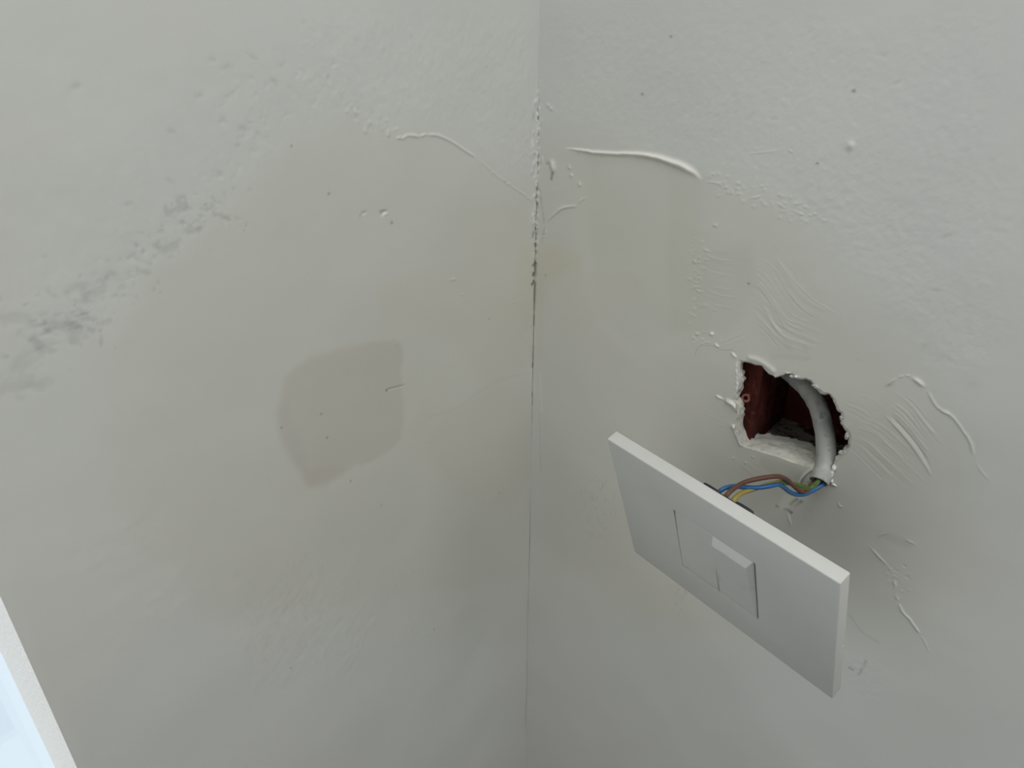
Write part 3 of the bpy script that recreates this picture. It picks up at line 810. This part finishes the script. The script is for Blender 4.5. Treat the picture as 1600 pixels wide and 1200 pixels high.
# rolled lip and hollow inside
inner_path = [cpath[-1] + tdir * .0003, cpath[-1] - tdir * .001, cpath[-4], cpath[-10]]
base_ring = np.array(V[-ns:])
for (s, sc) in ((.0005, .93), (.0003, .84), (-.004, .80), (-.014, .78)):
    cc = cpath[-1] if s > -.01 else cpath[-1]
    for k in range(ns): V.append(cc + tdir * s + (base_ring[k] - cpath[-1]) * sc)
for j in range(4):
    a0 = n0 - ns + j * ns
    for k in range(ns): Fc.append((a0 + k, a0 + (k+1) % ns, a0 + ns + (k+1) % ns, a0 + ns + k))
Fc.append(tuple(n0 + 3 * ns + k for k in range(ns)))
conduit = pymesh('conduit_pipe', V, Fc, M_pvc, None, smooth=True)
tag(conduit, 'grey plastic conduit pipe curving down inside the hole in the wall', 'pipe')
M_plug = mat('tan_plaster_plug', (.42, .33, .24), .9, .1, bump=[(700, .5, .001)], mott=[(500, (.16, .13, .1), .5, .6)])

# ------------------------------------------------------------------ switch
T_ = .0065; PW, PH = .120, .0930
O_ = np.array([0.12390853, -0.09542649, 1.2616887])
AU = np.array([0.98256787, -0.18536031, -0.01420982]); AV = np.array([0.04830822, 0.32838915, -0.94330635]); AN = np.array([0.17951791, 0.92617608, 0.33161906])
sw = empty('light_switch', (0, 0, 0), 'white rectangular light switch with two rockers hanging loose on its wires', 'switch')
sw.matrix_world = Matrix(((AU[0], AV[0], AN[0], O_[0]), (AU[1], AV[1], AN[1], O_[1]), (AU[2], AV[2], AN[2], O_[2]), (0, 0, 0, 1)))
def loc(u, v, n): return O_ + AU * u + AV * v + AN * n

def box_bm(x0, x1, y0, y1, z0, z1, bev=0.0, seg=3):
    bm = bmesh.new(); bmesh.ops.create_cube(bm, size=1)
    for v in bm.verts:
        v.co = Vector((x0 if v.co.x < 0 else x1, y0 if v.co.y < 0 else y1, z0 if v.co.z < 0 else z1))
    if bev: bmesh.ops.bevel(bm, geom=list(bm.edges), offset=bev, segments=seg, affect='EDGES', profile=.5)
    bmesh.ops.recalc_face_normals(bm, faces=bm.faces)
    return bm

def bm_obj(name, bm, m, parent=None, smooth=False):
    me = bpy.data.meshes.new(name); bm.to_mesh(me); bm.free(); return link(name, me, m, parent, smooth)

def cut(o, cutters):
    for c in cutters:
        md = o.modifiers.new('cut', 'BOOLEAN'); md.operation = 'DIFFERENCE'; md.solver = 'EXACT'; md.object = c
    bpy.context.view_layer.update()
    dg = bpy.context.evaluated_depsgraph_get()
    me = bpy.data.meshes.new_from_object(o.evaluated_get(dg))
    o.modifiers.clear(); old = o.data; o.data = me; bpy.data.meshes.remove(old)
    for c in cutters: bpy.data.objects.remove(c, do_unlink=True)

U0, U1, V0, V1 = .0376, .0825, .0236, .0690
plate = bm_obj('cover_plate', box_bm(0, PW, 0, PH, 0, T_, .0006), M_plate)
cutters = [bm_obj('c1', box_bm(U0, U1, V0, V1, -.01, .02), M_plate),
           bm_obj('c2', box_bm(.003, PW - .003, .003, PH - .003, .0035, .02), M_plate),          # hollow back
           bm_obj('c3', box_bm(PW - .006, PW + .002, .0475, .0540, T_ - .0011, .02), M_plate)]    # pry notch in the right edge
cut(plate, cutters)
plate.parent = sw
for p in plate.data.polygons: p.use_smooth = True
try:
    plate.data.set_sharp_from_angle(angle=R_(35))
except Exception: pass
# opening walls so that the shell is not see-through
bm = bmesh.new()
def fbox(bm, x0, x1, y0, y1, z0, z1):
    b = box_bm(x0, x1, y0, y1, z0, z1); me = bpy.data.meshes.new('t'); b.to_mesh(me); b.free(); bm.from_mesh(me); bpy.data.meshes.remove(me)
for q in ((U0 - .0012, U0, V0 - .0012, V1 + .0012), (U1, U1 + .0012, V0 - .0012, V1 + .0012), (U0, U1, V0 - .0012, V0), (U0, U1, V1, V1 + .0012)):
    fbox(bm, *q, .0034, .0058)
bm_obj('opening_rim', bm, M_plate, sw)

def rocker(u0, u1, prof, su0, su1):
    """prof: (v, n, k) with k = side slope fraction; surface swept across u with chamfered sides"""
    V = []; Fc = []
    rows = len(prof)
    for (v, n, du0, du1) in prof:
        V += [(u0, v, .004), (u0, v, max(n, 0) + .0003 if n < 0 else n + .0002), (u0 + du0, v, n), (u1 - du1, v, n), (u1, v, max(n, 0) + .0003 if n < 0 else n + .0002), (u1, v, .004)]
    for i in range(rows - 1):
        for k in range(5): Fc.append((i*6 + k, i*6 + k + 1, (i+1)*6 + k + 1, (i+1)*6 + k))
    Fc.append((5, 4, 3, 2, 1, 0)); Fc.append(tuple((rows-1)*6 + k for k in range(6)))
    o = pymesh('rocker', V, Fc, M_rocker, sw)
    bm = bmesh.new(); bm.from_mesh(o.data); bmesh.ops.recalc_face_normals(bm, faces=bm.faces)
    bm.to_mesh(o.data); bm.free()
    bv = o.modifiers.new('bevel', 'BEVEL'); bv.width = .00035; bv.segments = 3; bv.limit_method = 'ANGLE'; bv.angle_limit = R_(20)
    for p in o.data.polygons: p.use_smooth = True
    return o
um = (U0 + U1) / 2
r1 = rocker(U0 + .00002, um - .00012, [(V0 + .0003, .0017, .0003, .0003), (V0 + .0026, .0007, .0004, .0004), (.034, .0004, .0004, .0004), (.046, .0001, .0004, .0004), (.058, -.0001, .0004, .0004), (.0665, -.0002, .0004, .0004), (V1 - .00002, .0001, .0003, .0003)], 0, 0)
r1['label'] = 'rocker on the left, pressed in at its top'
r2 = rocker(um + .00012, U1 - .0010, [(V0 + .0003, .0000, .0002, .0002), (V0 + .0009, -.0005, .0004, .0006), (V0 + .0042, -.0024, .0010, .0024), (.036, -.0018, .0010, .0021), (.048, -.0010, .0009, .0018), (.060, -.0004, .0008, .0014), (V1 - .0022, .0000, .0006, .0010), (V1 - .00002, .0002, .0003, .0003)], 0, 0)
r2['label'] = 'rocker on the right, its top standing out of the plate'

# black carrier behind the plate, its modules and screw lugs
bm = bmesh.new()
fbox(bm, .024, .096, .014, .079, .0059, .0085)
fbox(bm, U0 - .001, U1 + .001, V0 - .002, V1 + .002, .0042, .012)
bm_obj('mounting_frame', bm, M_black, sw)
def module(u0, u1):
    bm = box_bm(u0, u1, V0 + .001, V1 - .001, .009, .0200, .0012)
    m = bm_obj('switch_module', bm, M_black, sw)
    for (u, v) in ((.3, .25), (.7, .25), (.3, .75), (.7, .75)):
        bmesh_ = bmesh.new(); bmesh.ops.create_cone(bmesh_, cap_ends=True, segments=20, radius1=.0021, radius2=.0021, depth=.0012,
            matrix=Matrix.Translation((u0 + (u1 - u0) * u, V0 + (V1 - V0) * v, .0203)))
        bm_obj('terminal_screw', bmesh_, M_gold, m)
M_gold = mat('brass_screw', (.55, .42, .2), .35, .5, metal=1.0)
module(U0 + .0003, um - .0003); module(um + .0003, U1 - .0003)
# carrier clips that peep over the plate's top edge
def clip(u0, u1, v, n0, n1):
    V = []; k = 9
    for i in range(k):
        t = i / (k - 1); h = math.sin(math.pi * t) ** .6
        for (vv, n) in ((v + .006, n0), (v - .0006 * h, n0), (v - .0006 * h, n1), (v + .006, n1)):
            V.append((u0 + (u1 - u0) * t, vv, n))
    Fc = []
    for i in range(k - 1):
        for j in range(4): Fc.append((i*4 + j, i*4 + (j+1) % 4, (i+1)*4 + (j+1) % 4, (i+1)*4 + j))
    Fc.append((0, 1, 2, 3)); Fc.append(tuple((k-1)*4 + j for j in (3, 2, 1, 0)))
    return pymesh('frame_clip', V, Fc, M_black, sw)
clip(.0500, .0585, .0040, .0060, .0095)
clip(.0570, .0680, .0052, .0060, .0095)
clip(.0670, .0755, .0036, .0060, .0095)

# ------------------------------------------------------------------ wires
WR = .00117
def wire(px, ds, start, ins, name, mats, label, stripe=False, enter=(0, 0)):
    """px: photo points from the switch to the conduit; ds: distance of each from the wall"""
    e1 = np.cross(tdir, [0, 0, 1.0]); e1 /= np.linalg.norm(e1); e2 = np.cross(tdir, e1)
    pts = [np.array(p) for p in start]
    for (p, d) in zip(px, ds): pts.append(on_right(p[0], p[1], d))
    off = e1 * enter[0] + e2 * enter[1]
    pts += [tip + off * .9 + tdir * .0005, tip + off - tdir * .006, tip + off - tdir * .011]
    P = catmull(pts, 10)
    V, Fc, ang = tube_mesh(P, WR, 16, twist=-.028 if stripe else 0)
    mi = [1 if (stripe and (a % 16) in (3, 4, 5, 6, 7)) else 0 for a in ang]
    o = pymesh(name, V, Fc, mats, None, smooth=True, mi=mi)
    tag(o, label, 'wire')
    return o
def dl(n, a, b): return list(-np.linspace(a, b, n))
pb = [(1129, 764.5), (1146, 760), (1165, 761.5), (1185, 762), (1205, 759), (1216, 757), (1224, 761), (1233, 768), (1243, 772.5), (1255, 772.5), (1265, 769)]
w_blue = wire(pb, dl(len(pb), .066, .0125), [on_right(1104, 806, -.079), on_right(1108, 796, -.076), on_right(1116, 777, -.070)], 0, 'electrical_wire', [M_blue],
     'blue electrical wire between the conduit and the switch', enter=(-.0022, .0010))
pn = [(1138, 771), (1150, 761), (1165, 753), (1185, 748), (1205, 745), (1219, 745), (1230, 750), (1240, 759), (1250, 767), (1259, 769)]
w_brown = wire(pn, dl(len(pn), .069, .0150), [on_right(1122, 812, -.080), on_right(1124, 798, -.077), on_right(1130, 782, -.072)], 0, 'electrical_wire', [M_brown],
     'brown electrical wire arching highest above the switch plate', enter=(.0018, .0008))
py = [(1149, 778), (1158, 771), (1170, 766.5), (1188, 761), (1205, 756), (1219, 753), (1230, 754.5), (1243, 756.5), (1254, 760.5), (1265, 763)]
w_yel = wire(py, dl(len(py), .067, .0110), [on_right(1139, 820, -.080), on_right(1139, 806, -.077), on_right(1142, 790, -.071)], 0, 'electrical_wire', [M_yel, M_grn],
     'yellow and green striped earth wire passing behind the blue one', stripe=True, enter=(.0000, -.0020))
# lump of tan filler half blocking the pipe mouth
e1 = np.cross(tdir, [0, 0, 1.0]); e1 /= np.linalg.norm(e1)
o = crumb('filler_plug', on_right(1268, 756, -.0035), (.0026, .0016, .0014), 91, conduit); o.data.materials[0] = M_plug

# ------------------------------------------------------------------ window in the left wall
win = bpy.data.objects.new('window_1', None); scene.collection.objects.link(win); win['kind'] = 'structure'
XF = -.097
def ring(name, y0, y1, z0, z1, w, xa, xb, m, bev=.003):
    bm = bmesh.new()
    for q in ((y0, y1, z0, z0 + w), (y0, y1, z1 - w, z1), (y0, y0 + w, z0 + w, z1 - w), (y1 - w, y1, z0 + w, z1 - w)):
        b = box_bm(xa, xb, q[0], q[1], q[2], q[3], bev, 2); me = bpy.data.meshes.new('t'); b.to_mesh(me); b.free(); bm.from_mesh(me); bpy.data.meshes.remove(me)
    return bm_obj(name, bm, m, win)
ya, yb = -UE2, -UE
ring('window_frame', ya - .070, yb + .070, WZ0 - .07, WZ1 + .07, .060, XI - .070, XI - .0005, M_frame, .003)
g = bm_obj('pane', box_bm(XI - .040, XI - .036, ya - .012, yb + .012, WZ0 - .012, WZ1 + .012), M_glass, win)
